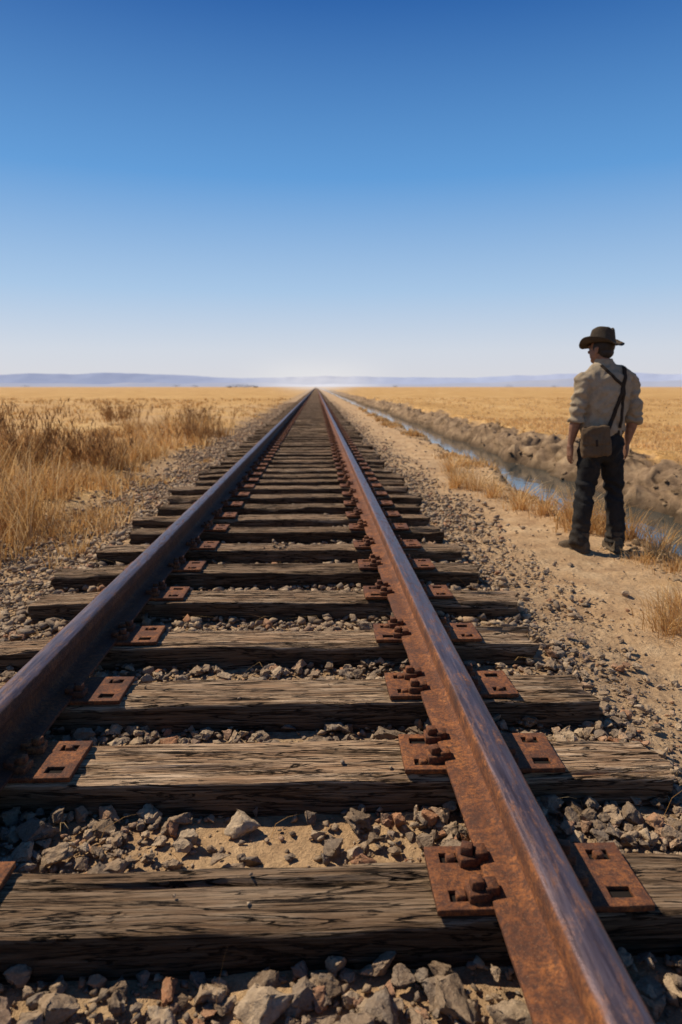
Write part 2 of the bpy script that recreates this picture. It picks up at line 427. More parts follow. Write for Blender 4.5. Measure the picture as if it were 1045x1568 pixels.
def box(bm,c,s,bev=.003,rz=0,rx=0,taper=1):
    b2=bmesh.new();bmesh.ops.create_cube(b2,size=1)
    for v in b2.verts:
        t=taper if v.co.z>0 else 1
        v.co=Vector((v.co.x*s[0]*t,v.co.y*s[1]*t,v.co.z*s[2]))
    if bev: bmesh.ops.bevel(b2,geom=b2.edges[:],offset=bev,segments=1,affect='EDGES')
    M=Matrix.Translation(c)@Matrix.Rotation(rz,4,'Z')@Matrix.Rotation(rx,4,'X')
    for v in b2.verts: v.co=M@v.co
    me=bpy.data.meshes.new('t');b2.to_mesh(me);bm.from_mesh(me);bpy.data.meshes.remove(me);b2.free()
SH=.03
def clip_template(seed):
    R=random.Random(seed);bm=bmesh.new()
    for sx in (-1,1):
        for sy in (-1,1):
            if R.random()<.05: continue
            j=R.uniform(-.006,.006);rz=R.uniform(-.12,.12);yy=sy*.060+R.uniform(-.010,.010)
            box(bm,(sx*(.112+j),yy,.026),(.052,.052,.024),.002,rz)
            box(bm,(sx*(.084+j),yy,.036),(.032,.040,.026),.002,rz,0)
            box(bm,(sx*(.116+j),yy,.049),(.030,.030,.022),.002,rz+R.uniform(-.4,.4),0,.94)
        if R.random()<.5: box(bm,(sx*(.092),R.uniform(-.015,.015),.030),(.030,.026,.020),.003,R.uniform(-.3,.3),.1)
    for sx in (-1,1):
        for sy in ((R.choice((-1,1)),) if R.random()<.8 else (-1,1)):
            box(bm,(sx*.185+SH,sy*.064,.010),(.024,.022,.024),.003,R.uniform(-.2,.2),R.uniform(-.1,.1))
    return bm_arrays(bm)
sel=[t for t in tie_info if -4<=t[0]<170]
pos=[];an=[]
for k,yc,ang,dz in sel:
    for cx in (LR,RR):
        pos.append((cx+random.uniform(-.006,.006),yc+(cx-TC)*ang+random.uniform(-.008,.008),TIE_TOP+.0005));an.append(ang+random.uniform(-.03,.03))
pos=np.array(pos);R_=rotz(np.array(an));S_=np.ones((len(pos),3))
ppos=pos+np.array([SH,0,0])
v,f=tile([plate_template()],ppos,R_,S_,np.zeros(len(pos),int));addp('tie_plates',v,f,M_plate)
ncl=int(len(pos)*.45)
v,f=tile([clip_template(i) for i in range(6)],pos[:ncl],R_[:ncl],S_[:ncl],rng.integers(0,6,ncl));addp('spikes_and_clips',v,f,M_clip)
hv=[];hf=[]
for sx in (-1,1):
    for sy in (-1,1):
        b=len(hv);hv+=[(sx*.185+a*.031,sy*.064+c*.022,.0035) for a,c in ((-1,-1),(1,-1),(1,1),(-1,1))];hf+=[(b,b+1,b+2),(b,b+2,b+3)]
v,f=tile([(np.array(hv),np.array(hf))],ppos[:80],R_[:80],S_[:80],np.zeros(80,int));addp('plate_hole_shade',v,f,M_hole_shade)  # dark quads just above the wood paint the shade of the holes

# ---------------------------------------------------------------- rocks
def hull(seed,n=16,detail=0):
    R=random.Random(seed);bm=bmesh.new()
    for i in range(n):
        d=Vector((R.gauss(0,1),R.gauss(0,1),R.gauss(0,1))).normalized()*R.uniform(.72,1.0)*.52
        bm.verts.new((d.x,d.y*R.uniform(.75,1),d.z*.75))
    r=bmesh.ops.convex_hull(bm,input=bm.verts[:])
    junk=[g for g in r['geom_interior']+r['geom_unused'] if isinstance(g,bmesh.types.BMVert) and g.is_valid]
    if junk: bmesh.ops.delete(bm,geom=list(set(junk)),context='VERTS')
    if detail:
        bmesh.ops.bevel(bm,geom=bm.edges[:],offset=.009,segments=1,affect='EDGES')
        bmesh.ops.triangulate(bm,faces=bm.faces[:])
        for _ in range(detail):
            bmesh.ops.subdivide_edges(bm,edges=[e for e in bm.edges if e.calc_length()>.075],cuts=1,use_grid_fill=False)
            bmesh.ops.triangulate(bm,faces=bm.faces[:])
        bm.normal_update()
        o=Vector((seed*3.1,seed*1.7,0))
        dd=[]
        for v in bm.verts:
            q=v.co*3.5+o
            s_=abs(mn.noise(q))
            dd.append((v,v.normal*(-.09*s_+mn.fractal(v.co*9+o,1,2,4)*.028)))
        for v,d in dd: v.co+=d
    return bm_arrays(bm)
small=[hull(i,11+i%4) for i in range(14)]
big=[hull(100+i,10+i%4,3) for i in range(12)]
def rand_rot(n,tilt=.5):
    return rotz(rng.uniform(0,6.28,n))@rotx(rng.normal(0,tilt,n))@rotz(rng.uniform(0,6.28,n))
def in_tie(x,y,m=.0):
    i=np.clip(np.searchsorted(TY,y),1,len(TY)-1)
    d=np.minimum(np.abs(y-TY[i]),np.abs(y-TY[i-1]))
    return (d<.118+m)&(np.abs(x-TC)<1.37)
def scatter(n,x0,x1,y0,y1,s0,s1,dens,power=2.2):
    y=np.exp(rng.uniform(math.log(y0),math.log(y1),n))
    x=rng.uniform(x0,x1,n)
    s=s0+(s1-s0)*rng.random(n)**power
    k=rng.random(n)<dens(x,y)
    return x[k],y[k],s[k]
X=[];Y=[];S=[]
def add(t): X.append(t[0]);Y.append(t[1]);S.append(t[2])
def gapd(x,y):
    c=np.exp(-((x+.12)/.46)**2)*(y<1.95)*(y>1.35)+.45*np.exp(-((x+.12)/.4)**2)*(y>=1.95)*(y<2.5)
    c=np.where((y<1.35),.62,c)
    return np.where(in_tie(x,y,-.005),0,1-.88*np.clip(c,0,1))
def gapb(x,y): return gapd(x,y)**1.2
add(scatter(26000,-1.75,1.2,.8,6,.008,.024,gapd,1.6))
add(scatter(11000,-1.75,1.2,.8,7,.022,.055,gapb,1.6))
add(scatter(5200,-1.75,1.2,.8,7,.05,.10,gapb,1.7))
add(scatter(17000,-1.8,1.2,6,60,.03,.085,lambda x,y:np.where(in_tie(x,y,-.005),0,1),1.5))
def rs(x,y): return np.clip(1.0-(x-1.15)/.70+.6*fbm(x*2,y*1.3,3,5),.03,1)*(~in_tie(x,y))
add(scatter(22000,1.08,2.9,1,7,.006,.024,rs,2.0))
add(scatter(6000,1.08,2.9,1,9,.024,.07,lambda x,y:rs(x,y)*.9,2.2))
add(scatter(11000,1.05,3.0,6,60,.03,.08,rs))
def lsd(x,y): return np.clip((x+3.0)/.8+.6*fbm(x*1.5,y*1.1,3,6),0.05,1)*(~in_tie(x,y))
add(scatter(17000,-3.4,-1.5,1.6,9,.01,.035,lsd))
add(scatter(6500,-3.4,-1.5,1.6,12,.03,.085,lsd,2.2))
add(scatter(12000,-3.1,-1.5,8,60,.035,.09,lsd))
X=np.concatenate(X);Y=np.concatenate(Y);S=np.concatenate(S)
n=len(X)
Z=height(X,Y)+S*.22
Z+=.020*rng.random(n)*(S>.02)*(.5+np.exp(-((X-RR)/.3)**2)+np.exp(-((X-LR)/.3)**2))
sc=np.stack([S*rng.uniform(.8,1.35,n),S*rng.uniform(.75,1.15,n),S*rng.uniform(.6,.95,n)],1)
pk=rng.integers(0,len(small),n)
bigm=(S>.040)&(Y<3.4)
v1,f1=tile(small,np.stack([X,Y,Z],1)[~bigm],rand_rot(n)[~bigm],sc[~bigm],pk[~bigm])
m=60;tx=rng.uniform(-1.5,.35,m);tk=rng.integers(0,14,m);ty=TY[tk-NT_LO]+rng.uniform(-.09,.09,m);ts=rng.uniform(.008,.022,m)
ax=rng.normal(-.3,.06,10);tx=np.concatenate([tx,ax]);ty=np.concatenate([ty,TY[6-NT_LO]+rng.uniform(-.09,.09,10)]);ts=np.concatenate([ts,rng.uniform(.03,.05,10)]);m+=10
vp,fp=tile(small,np.stack([tx,ty,TIE_TOP-.003+ts*.2],1),rand_rot(m),ts[:,None]*np.ones((1,3))*np.array([1,1,.7]),rng.integers(0,14,m))
hand=[(-.80,1.78,.14),(-.62,1.80,.10),(-.43,1.80,.09),(-.235,1.81,.15),(-.0,1.77,.07),(.118,1.80,.125),(.235,1.81,.10),(.345,1.81,.14),(.30,1.72,.08),(.10,1.66,.10),(-.92,1.85,.11),(-.53,1.84,.06),(-.3,1.72,.05),
 (-.66,1.2,.12),(-.54,1.20,.14),(-.42,1.23,.08),(-.24,1.23,.10),(-.105,1.19,.155),(-.01,1.22,.09),(.125,1.20,.14),(.05,1.12,.16),(.27,1.18,.18),(.385,1.16,.15),(.235,1.24,.10),(-.33,1.12,.06),(-.6,1.06,.10),(.18,1.1,.11),
 (.26,2.29,.15),(.03,2.26,.09),(.16,2.25,.07),(-.45,2.27,.09),(-.72,2.28,.09),(.03,2.80,.09),(.24,2.82,.12),(-.3,2.81,.08),(-.6,2.79,.09),(.1,3.40,.10),(.25,3.44,.13),(-.2,3.4,.08),
 (.80,1.80,.11),(.92,1.79,.12),(1.0,1.74,.09),(.76,1.22,.10),(.84,1.24,.09),(.70,1.22,.10),(1.0,2.3,.08),(2.05,3.6,.08),(1.75,3.0,.06),(2.25,3.05,.05),(1.6,4.6,.08),(1.95,4.1,.09)]
H=np.array(hand)
hp=np.stack([H[:,0],H[:,1],height(H[:,0],H[:,1])+H[:,2]*.22],1)
hs=np.stack([H[:,2]*1.05,H[:,2]*.85,H[:,2]*.75],1)
P2=np.concatenate([np.stack([X,Y,Z],1)[bigm],hp]);S2=np.concatenate([sc[bigm],hs])
v2,f2=tile(big,P2,rand_rot(len(P2),.35),S2,rng.integers(0,len(big),len(P2)))
np_mesh('ballast_stones',np.concatenate([v1,v2,vp]),np.concatenate([f1,f2+len(v1),fp+len(v1)+len(v2)]),M_stone)
m=3000;cy_=np.exp(rng.uniform(math.log(3.5),math.log(45),m));cx_=rng.uniform(4.6,6.7,m)
wx=warp(cx_,cy_);k=(wx>5.0)&(wx<6.3)&(rng.random(m)<np.clip(.25+1.3*fbm(cx_*1.2,cy_*.8,3,99),0.03,1));cx_=cx_[k];cy_=cy_[k];m=len(cx_)
cs_=.03+.18*rng.random(m)**2.8
v,f=tile(small+big[:5],np.stack([cx_,cy_,height(cx_,cy_)-cs_*.15],1),rand_rot(m),np.stack([cs_*rng.uniform(.8,1.4,m),cs_,cs_*.7],1),rng.integers(0,19,m))
m=1500;cy_=np.exp(rng.uniform(math.log(3),math.log(40),m));cx_=rng.uniform(2.4,3.2,m);cs_=.02+.09*rng.random(m)**2
v3,f3=tile(small,np.stack([cx_,cy_,height(cx_,cy_)],1),rand_rot(m),np.stack([cs_,cs_,cs_*.8],1),rng.integers(0,14,m))
np_mesh('bank_clods',np.concatenate([v,v3]),np.concatenate([f,f3+len(v)]),M_clod)

# ---------------------------------------------------------------- grass
def blades(cx,cy,cz,h,w,lean,spread,az=None):
    n=len(cx)
    az=rng.uniform(0,2*np.pi,n) if az is None else az
    d=np.stack([np.cos(az),np.sin(az)],1)
    face=rng.uniform(0,np.pi,n);s=np.stack([np.cos(face),np.sin(face)],1)
    lv=[0,.4,.75,1];ww=[1,.85,.55,.08]
    V=np.zeros((n,8,3))
    for i,(t,q) in enumerate(zip(lv,ww)):
        o=lean*(t**1.8)
        px=cx+d[:,0]*o*h;py=cy+d[:,1]*o*h;pz=cz+h*t*np.sqrt(np.clip(1-(lean*t*.6)**2,.1,1))-.02*(i==0)
        V[:,2*i,0]=px-s[:,0]*w*q/2;V[:,2*i,1]=py-s[:,1]*w*q/2
        V[:,2*i+1,0]=px+s[:,0]*w*q/2;V[:,2*i+1,1]=py+s[:,1]*w*q/2
        V[:,2*i,2]=pz;V[:,2*i+1,2]=pz
    q=np.array([[0,1,3,2],[2,3,5,4],[4,5,7,6]])
    F=(q[None]+(np.arange(n)*8)[:,None,None]).reshape(-1,4)
    return V.reshape(-1,3),F
def clumps(n,xr,yr,hr,per,rad,dens,wk=.0011,wb=.003,logy=True,lean=(.1,.8),hv=.5):
    y=np.exp(rng.uniform(math.log(yr[0]),math.log(yr[1]),n)) if logy else rng.uniform(*yr,n)
    x=rng.uniform(xr[0],xr[1],n)
    k=rng.random(n)<dens(x,y);x=x[k];y=y[k];n=len(x)
    h=rng.uniform(hr[0],hr[1],n)*np.clip(.8+hv*fbm(x*.5,y*.3,3,88),.25,2)
    R=np.repeat(np.arange(n),per);m=len(R)
    a=rng.uniform(0,2*np.pi,m);r=np.abs(rng.normal(0,rad,m))
    bx=x[R]+np.cos(a)*r;by=y[R]+np.sin(a)*r
    hh=h[R]*rng.uniform(.45,1.1,m)
    w=wb+wk*by
    ln=rng.uniform(lean[0],lean[1],m)
    az=a+rng.normal(0,.6,m)
    return blades(bx,by,height(bx,by),hh,w,ln,0,az)
def join(name,parts,mat):
    V=[];F=[];o=0
    for v,f in parts: V.append(v);F.append(f+o);o+=len(v)
    return np_mesh(name,np.concatenate(V),np.concatenate(F),mat)
GOLD=mat_grass('dry_grass_gold',[(0,(.42,.22,.075)),(.35,(.68,.40,.145)),(.7,(.86,.57,.25)),(1,(.94,.74,.42))])
STUB=mat_grass('stubble_gold',[(0,(.66,.40,.15)),(.5,(.84,.56,.25)),(1,(.94,.70,.38))],(.58,.35,.13))
BROWN=mat_grass('dry_weed_brown',[(0,(.19,.095,.04)),(.5,(.36,.19,.075)),(1,(.54,.32,.13))],(.2,.1,.04))
edg=lambda x,y: (1-sstep(-3.2,-2.5,x+.7*fbm(y*.5,x*.3,4,61)))
ldens=lambda x,y: edg(x,y)*np.clip(.40+2.0*fbm(x*.7,y*.45,3,89),.03,1)
L1=clumps(4400,(-11,-2.4),(3.2,20),(.32,.66),15,.10,ldens,hv=1.0)
L2=clumps(3000,(-34,-2.8),(12,75),(.14,.34),8,.2,lambda x,y:edg(x,y)*np.clip(.5+1.2*fbm(x*.3,y*.2,3,87),.1,1),.0010,.004)
L3=clumps(2200,(-5.0,-1.9),(2.6,14),(.06,.22),11,.08,lambda x,y:sstep(.0,.38,fbm(x*1.2,y*.9,3,90)))
L4=clumps(420,(-8.5,-3.2),(5.6,12.5),(.60,1.0),28,.14,lambda x,y:np.clip(.15+2.4*fbm(x*.6,y*.4,2,92),0,1)+(x<-4.0)*(y<10)*.35,.0009,.003,lean=(.05,.6))
join('dry_grass_meadow',[L1,L2,L3,L4],GOLD)
bd=lambda x,y: sstep(.08,.38,fbm(x*1.1,y*.8,3,93))
R1=clumps(950,(2.3,3.1),(4.2,40),(.08,.26),16,.08,bd)
def fe(x,y): return sstep(6.1,6.35,warp(x,y))
R2=clumps(2800,(5.6,12),(4.5,28),(.06,.17),11,.09,fe,.0011)
R3=clumps(2600,(6.4,40),(12,80),(.06,.15),8,.25,lambda x,y:x*0+.8,.0011,.004)
hg=np.array([(2.36,6.9,.30),(2.5,6.4,.36),(2.62,6.1,.34),(2.3,7.6,.30),(2.05,8.6,.34),(1.95,9.3,.30),(2.55,6.6,.28),(2.75,5.8,.3),(2.85,5.4,.25),(3.0,5.0,.25),(2.65,3.9,.16),(2.5,3.7,.18),(2.8,3.9,.2),(2.75,4.5,.16),(2.95,4.7,.22),(2.7,4.75,.14),(2.2,7.2,.24),(2.1,10.5,.3),(1.85,8.9,.25),(2.1,8.0,.3),(2.45,6.1,.25),
 (1.97,3.55,.15),(2.08,3.68,.17),(2.18,3.85,.15),(1.88,3.45,.12),(2.03,3.32,.15),(2.12,3.45,.18),(2.25,3.6,.16),(2.45,4.9,.10),(2.6,5.0,.16),(2.55,4.6,.12),(2.0,2.7,.08)])
rep=np.repeat(np.arange(len(hg)),130);m=len(rep);a=rng.uniform(0,6.28,m);r=np.abs(rng.normal(0,.09,m))
bx=hg[rep,0]+np.cos(a)*r;by=hg[rep,1]+np.sin(a)*r
R4=blades(bx,by,height(bx,by),hg[rep,2]*rng.uniform(.4,1.15,m),.0022+.0007*by,rng.uniform(.2,1.2,m),0,a+rng.normal(0,.5,m))
join('bank_grass',[R1,R4],GOLD)
join('stubble_field_grass',[R2,R3],STUB)
m=220;sx=rng.uniform(-1.6,1.9,m);sy=rng.uniform(1.1,5,m);k=~in_tie(sx,sy);sx=sx[k];sy=sy[k];m=len(sx)
join('loose_straw',[blades(sx,sy,height(sx,sy)+.015,rng.uniform(.05,.13,m),np.full(m,.0018),rng.uniform(1.0,2.2,m),0)],GOLD)
def shrub(name,cx,cy,h,w,n):
    cz=float(height(cx,cy))
    st=np.array([(cx+random.gauss(0,w*.25),cy+random.gauss(0,w*.25)) for _ in range(n)])
    d=st-np.array([cx,cy]);az=np.arctan2(d[:,1],d[:,0])+rng.normal(0,.5,n)
    hh=h*rng.uniform(.55,1.1,n);ln=rng.uniform(.1,.65,n)
    parts=[blades(st[:,0],st[:,1],np.full(n,cz),hh,np.full(n,.012),ln,0,az)]
    k=n*26;i=rng.integers(0,n,k);t=rng.uniform(.25,1,k)
    px=st[i,0]+np.cos(az[i])*ln[i]*t**1.8*hh[i]+rng.normal(0,.035,k);py=st[i,1]+np.sin(az[i])*ln[i]*t**1.8*hh[i]+rng.normal(0,.035,k);pz=cz+hh[i]*t*.93
    parts.append(blades(px,py,pz,rng.uniform(.05,.12,k),np.full(k,.016),rng.uniform(.2,1.2,k),0))
    join(name,parts,BROWN)
shrub('dry_shrub',-4.3,10.2,1.12,.9,50)
shrub('dry_shrub.001',-5.6,11.0,.95,1.1,40)
shrub('dry_shrub.002',-3.6,20.5,.70,1.3,50)
shrub('dry_shrub.003',-3.0,17.0,.5,1.2,30)
shrub('dry_shrub.004',-6.8,24.0,.8,1.5,45)
shrub('dry_shrub.005',-3.6,11.0,.75,.8,35)

# ---------------------------------------------------------------- mountains, distant trees
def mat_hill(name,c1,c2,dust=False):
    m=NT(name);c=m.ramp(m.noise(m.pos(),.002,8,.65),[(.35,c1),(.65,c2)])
    if dust: c=m.mix(m.math('MULTIPLY',m.dust(.15),.85),c,(.70,.71,.75))  # hills painted paler where haze would glow over the line
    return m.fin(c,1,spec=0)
def hills(name,dist,hbase,hvar,seed,mat):
    a=np.linspace(-math.radians(55),math.radians(55),500)
    prof_=hbase+hvar*fbm(a*9+seed,a*0,6,seed)
    prof_=np.clip(prof_*(.75+.25*np.abs(fbm(a*2.2+seed,a*0+3,2,seed+5))*2)+25*sstep(.1,.5,a),5,None)
    V=[];rows=8
    for j in range(rows):
        t=j/(rows-1)
        dd=dist-(1-t)*250
        jit=1+.06*fbm(a*60,a*0+j,3,seed+9)*(0<j<rows-1)
        V.append(np.stack([np.sin(a)*dd,np.cos(a)*dd,prof_*t*jit-3],1))
    V=np.concatenate(V);n=len(a)
    ii=(np.arange(rows-1)[:,None]*n+np.arange(n-1)[None]).ravel()
    np_mesh(name,V,np.stack([ii,ii+1,ii+n+1,ii+n],1),mat,True)
hills('mountain_range',7800,122,45,3,mat_hill('hazy_mountain',(.44,.50,.66),(.48,.53,.68),True))  # aerial haze painted into the pale blue colours of both ranges
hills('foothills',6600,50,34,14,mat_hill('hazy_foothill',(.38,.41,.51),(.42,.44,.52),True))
def far_trees():
    spots=[(-95,900,5),(-88,905,4),(-104,910,4.5),(-112,900,3),(-80,920,3),(-260,1500,5),(-300,1500,6),(160,1400,5),(420,1500,6),(520,1500,5),(-700,1700,6)]
    P=[];S=[]
    for x,y,h in spots:
        for _ in range(60):
            P.append((x+random.gauss(0,h*.7),y+random.gauss(0,h*.5),abs(random.gauss(h*.45,h*.25))));S.append(random.uniform(.5,1.3))
    P=np.array(P);S=np.array(S)[:,None]*np.ones((1,3))
    v,f=tile(small,P,rand_rot(len(P)),S,rng.integers(0,14,len(P)))
    np_mesh('distant_trees',v,f,mat_hill('distant_foliage',(.09,.085,.06),(.14,.12,.08)))
far_trees()

# ---------------------------------------------------------------- man
man=empty('man',(2.235,5.30,float(height(2.22,5.3))+.002))
man.rotation_euler=(0,0,math.radians(6));man.scale=(.965,.965,.972)
def ring_loft(bm,rings,seg=28,ax='z',p=2.0):
    prev=None
    for c,rx,ry in rings:
        vs=[]
        for i in range(seg):
            a=2*math.pi*i/seg;ca,sa=math.cos(a),math.sin(a)
            u=math.copysign(abs(ca)**(2/p),ca)*rx;w=math.copysign(abs(sa)**(2/p),sa)*ry
            if ax=='z': q=(c[0]+u,c[1]+w,c[2])
            elif ax=='y': q=(c[0]+u,c[1],c[2]+w)
            else: q=(c[0],c[1]+u,c[2]+w)
            vs.append(bm.verts.new(q))
        if prev:
            for i in range(seg): bm.faces.new((prev[i],prev[(i+1)%seg],vs[(i+1)%seg],vs[i]))
        else: bm.faces.new(vs[::-1])
        prev=vs
    bm.faces.new(prev)
def smooth_rings(keys,n):
    K=np.array(keys,float);m=len(K);t=np.linspace(0,m-1,n);out=[]
    for q in t:
        i=min(int(q),m-2);f=q-i
        p0=K[max(i-1,0)];p1=K[i];p2=K[i+1];p3=K[min(i+2,m-1)]
        r=.5*((2*p1)+(-p0+p2)*f+(2*p0-5*p1+4*p2-p3)*f*f+(-p0+3*p1-3*p2+p3)*f**3)
        out.append((r[:3],max(r[3],.002),max(r[4],.002)))
    return out
def remeshed(name,build,mat,voxel,smooth=4,disp=None):
    bm=bmesh.new();build(bm);bmesh.ops.recalc_face_normals(bm,faces=bm.faces[:])
    me=bpy.data.meshes.new(name);bm.to_mesh(me);ob=bpy.data.objects.new(name,me)
    col.objects.link(ob)
    r=ob.modifiers.new('r','REMESH');r.mode='VOXEL';r.voxel_size=voxel
    s=ob.modifiers.new('s','SMOOTH');s.iterations=smooth;s.factor=.5
    dg=bpy.context.evaluated_depsgraph_get()
    nm=bpy.data.meshes.new_from_object(ob.evaluated_get(dg))
    if disp:
        nr=[v.normal.copy() for v in nm.vertices]
        for v,n_ in zip(nm.vertices,nr): v.co+=n_*disp(v.co)
    ob.modifiers.clear();ob.data=nm;nm.materials.clear();nm.materials.append(mat)
    nm.polygons.foreach_set('use_smooth',np.ones(len(nm.polygons),bool));nm.name=name
    ob.parent=man
    return ob
M_shirt=mat_cloth('khaki_shirt',(.33,.255,.17),(.43,.34,.235))
M_trous=mat_cloth('dark_trousers',(.020,.019,.019),(.034,.031,.029),dusty=(.13,.095,.06))
M_hat=mat_cloth('felt_hat',(.060,.044,.031),(.105,.08,.056))
M_bag=mat_cloth('canvas_bag',(.105,.068,.04),(.165,.11,.065))
M_strap=mat_cloth('leather_strap',(.035,.025,.018),(.055,.038,.026))
M_boot=mat_cloth('work_boot',(.055,.04,.028),(.12,.09,.06),dusty=(.22,.16,.10))
def mat_skin():
    m=NT('tanned_skin');n=m.noise(m.pos(kind='Object'),30,5,.6)
    return m.fin(m.ramp(n,[(.35,(.20,.095,.055)),(.65,(.30,.155,.095))]),.55,m.bump(n,.2,.003),spec=.35)
M_skin=mat_skin();M_hair=NT('dark_hair').fin((.025,.018,.014),.6)
def b_shirt(bm):
    K=[(0,0,.955,.150,.108),(0,0,.985,.163,.118),(.004,0,1.03,.174,.125),(.006,-.003,1.10,.170,.122),(.006,-.008,1.20,.178,.124),(.006,-.012,1.31,.192,.130),(.006,-.010,1.40,.200,.120),(.004,-.004,1.455,.186,.098),(-.002,.0,1.495,.130,.078),(-.010,.005,1.520,.080,.066),(-.018,.012,1.548,.064,.062)]
    ring_loft(bm,smooth_rings(K,50),40,'z',2.3)
    Lk=[(-.130,-.005,1.455,.05,.055),(-.168,-.006,1.435,.066,.070),(-.192,-.006,1.385,.068,.074),(-.206,-.010,1.30,.063,.069),(-.216,-.014,1.21,.061,.066),(-.224,-.010,1.14,.059,.064),(-.228,-.004,1.095,.055,.060),(-.229,.0,1.068,.059,.062)]
    ring_loft(bm,smooth_rings(Lk,36),28)
    Rk=[(.145,-.005,1.455,.05,.055),(.184,-.006,1.435,.064,.070),(.208,-.006,1.385,.066,.074),(.226,-.012,1.30,.062,.068),(.244,-.018,1.21,.060,.065),(.258,-.012,1.14,.058,.062),(.264,-.004,1.085,.054,.058),(.264,.0,1.060,.058,.061)]
    ring_loft(bm,smooth_rings(Rk,36),28)
    for c in ((-.228,0,1.078),(.264,0,1.072)):
        ring_loft(bm,[((c[0],c[1],c[2]-.022),.056,.060),((c[0],c[1],c[2]-.018),.064,.068),((c[0],c[1],c[2]+.018),.064,.069),((c[0],c[1],c[2]+.022),.056,.06)],28)
    ring_loft(bm,[((-.012,.010,1.515),.070,.068),((-.015,.012,1.53),.074,.072),((-.019,.016,1.556),.066,.066),((-.019,.016,1.56),.058,.060)],28)
def d_shirt(c):
    z=c.z
    f=mn.noise(Vector((c.x*9+c.z*4,c.y*9,c.z*11)))*.011
    f+=mn.noise(Vector((c.x*17-c.z*9,c.y*17+4,c.z*15)))*.009
    f-=abs(mn.noise(Vector((c.x*8+c.z*8,c.y*8,c.z*7+3))))*.022-.005
    f-=abs(mn.noise(Vector((c.x*13-c.z*12,c.y*8,c.z*10+7))))*.010-.002
    if z<1.14 and abs(c.x)<.19: f+=.008*math.sin(c.x*75+mn.noise(c*9)*4)*max(0,(1.14-z)/.12)
    if abs(c.x-.01)>.19: f+=.006*math.sin(z*95+mn.noise(c*10)*5)*(1 if z<1.3 else .4)
    return f
shirt=remeshed('shirt',b_shirt,M_shirt,.0065,5,d_shirt)
def b_tr(bm):
    K=[(.0,.0,1.005,.150,.110),(.0,0,.98,.158,.116),(0,-.004,.92,.172,.128),(0,-.010,.86,.180,.132),(0,-.006,.80,.170,.120),(0,0,.76,.130,.09)]
    ring_loft(bm,smooth_rings(K,24),36,'z',2.3)
    Lk=[(-.078,-.004,.90,.090,.110),(-.088,-.004,.80,.094,.112),(-.095,.0,.68,.088,.100),(-.103,.006,.56,.078,.088),(-.112,.006,.48,.074,.084),(-.124,-.006,.36,.074,.082),(-.136,-.012,.22,.072,.080),(-.145,-.010,.12,.074,.084),(-.148,-.004,.065,.076,.090)]
    Rk=[(.078,-.004,.90,.090,.110),(.092,-.004,.80,.094,.112),(.112,.0,.68,.088,.100),(.134,.010,.56,.079,.090),(.146,.008,.48,.076,.084),(.158,-.008,.36,.075,.083),(.166,-.016,.22,.073,.080),(.170,-.018,.12,.075,.084),(.171,-.012,.055,.078,.090)]
    ring_loft(bm,smooth_rings(Lk,60),30);ring_loft(bm,smooth_rings(Rk,60),30)
def d_tr(c):
    z=c.z
    f=mn.noise(Vector((c.x*10+z*5,c.y*10,z*7)))*.010
    f+=mn.noise(Vector((c.x*14-z*8,c.y*14+4,z*16)))*.008
    f-=abs(mn.noise(Vector((c.x*9+z*9,c.y*8,z*9+3))))*.012-.003
    if z<.3: f+=.009*math.sin(z*85+c.x*20+mn.noise(c*10)*4)*(1-z/.3)
    if .4<z<.6: f+=.007*math.sin(z*70+c.x*30+mn.noise(c*8)*3)
    if z>.7: f+=.006*math.sin(z*60-abs(c.x)*60+mn.noise(c*8)*3)
    return f
remeshed('trousers',b_tr,M_trous,.0065,5,d_tr)
def b_belt(bm): ring_loft(bm,[((0,0,.968),.15,.11),((0,0,.970),.169,.125),((0,0,1.0),.166,.122),((0,0,1.002),.15,.11)],40,'z',2.3)
remeshed('belt',b_belt,M_strap,.005,1)
def arm(bm,s,elb,wr):
    ex,ey,ez=elb;wx,wy,wz=wr
    ring_loft(bm,smooth_rings([(ex,ey,ez+.05,.045,.045),(ex,ey,ez,.045,.046),(ex*.7+wx*.3,ey*.7+wy*.3,ez*.7+wz*.3,.043,.046),(ex*.35+wx*.65,ey*.35+wy*.65,ez*.35+wz*.65,.033,.037),(wx,wy,wz,.023,.030),(wx,wy+.004,wz-.025,.024,.036),(wx-s*.004,wy+.008,wz-.06,.020,.043),(wx-s*.006,wy+.012,wz-.095,.017,.042),(wx-s*.008,wy+.013,wz-.105,.012,.036)],40),24)
    bx=wx-s*.006;bz=wz-.090
    for i,(dy,ln,cu) in enumerate(((.040,.078,.75),(.020,.088,.85),(-.001,.083,.95),(-.022,.066,1.05))):
        b0=(bx,wy+dy+.008,bz+(.004 if i in(0,3) else 0))
        p=Vector(b0);pts=[]
        for j in range(7):
            t=j/6;r=.0098*(1-.25*t)
            pts.append((p.x,p.y,p.z,r,r));a=cu*t
            p=p+Vector((-s*math.sin(a)*ln/6,.10*ln/6,-math.cos(a)*ln/6))
        ring_loft(bm,smooth_rings(pts,12),10)
    p=Vector((wx-s*.004,wy+.028,wz-.030));pts=[]
    for j in range(6):
        t=j/5;r=.0125*(1-.28*t);pts.append((p.x,p.y,p.z,r,r));p=p+Vector((-s*.0030,.0085*(1-t*.8),-.0145))
    ring_loft(bm,smooth_rings(pts,12),10)
HX,HY,HZ=-.040,.030,1.625
yawh=math.radians(28)
def hp_(x,y,z):
    c,s=math.cos(yawh),math.sin(yawh);return (HX+x*c-y*s,HY+x*s+y*c,HZ+z)
def ell(bm,c,r):
    rr=bmesh.ops.create_uvsphere(bm,u_segments=24,v_segments=16,radius=1)
    for v in rr['verts']:
        q=(v.co.x*r[0]+c[0],v.co.y*r[1]+c[1],v.co.z*r[2]+c[2]);v.co=Vector(hp_(*q))
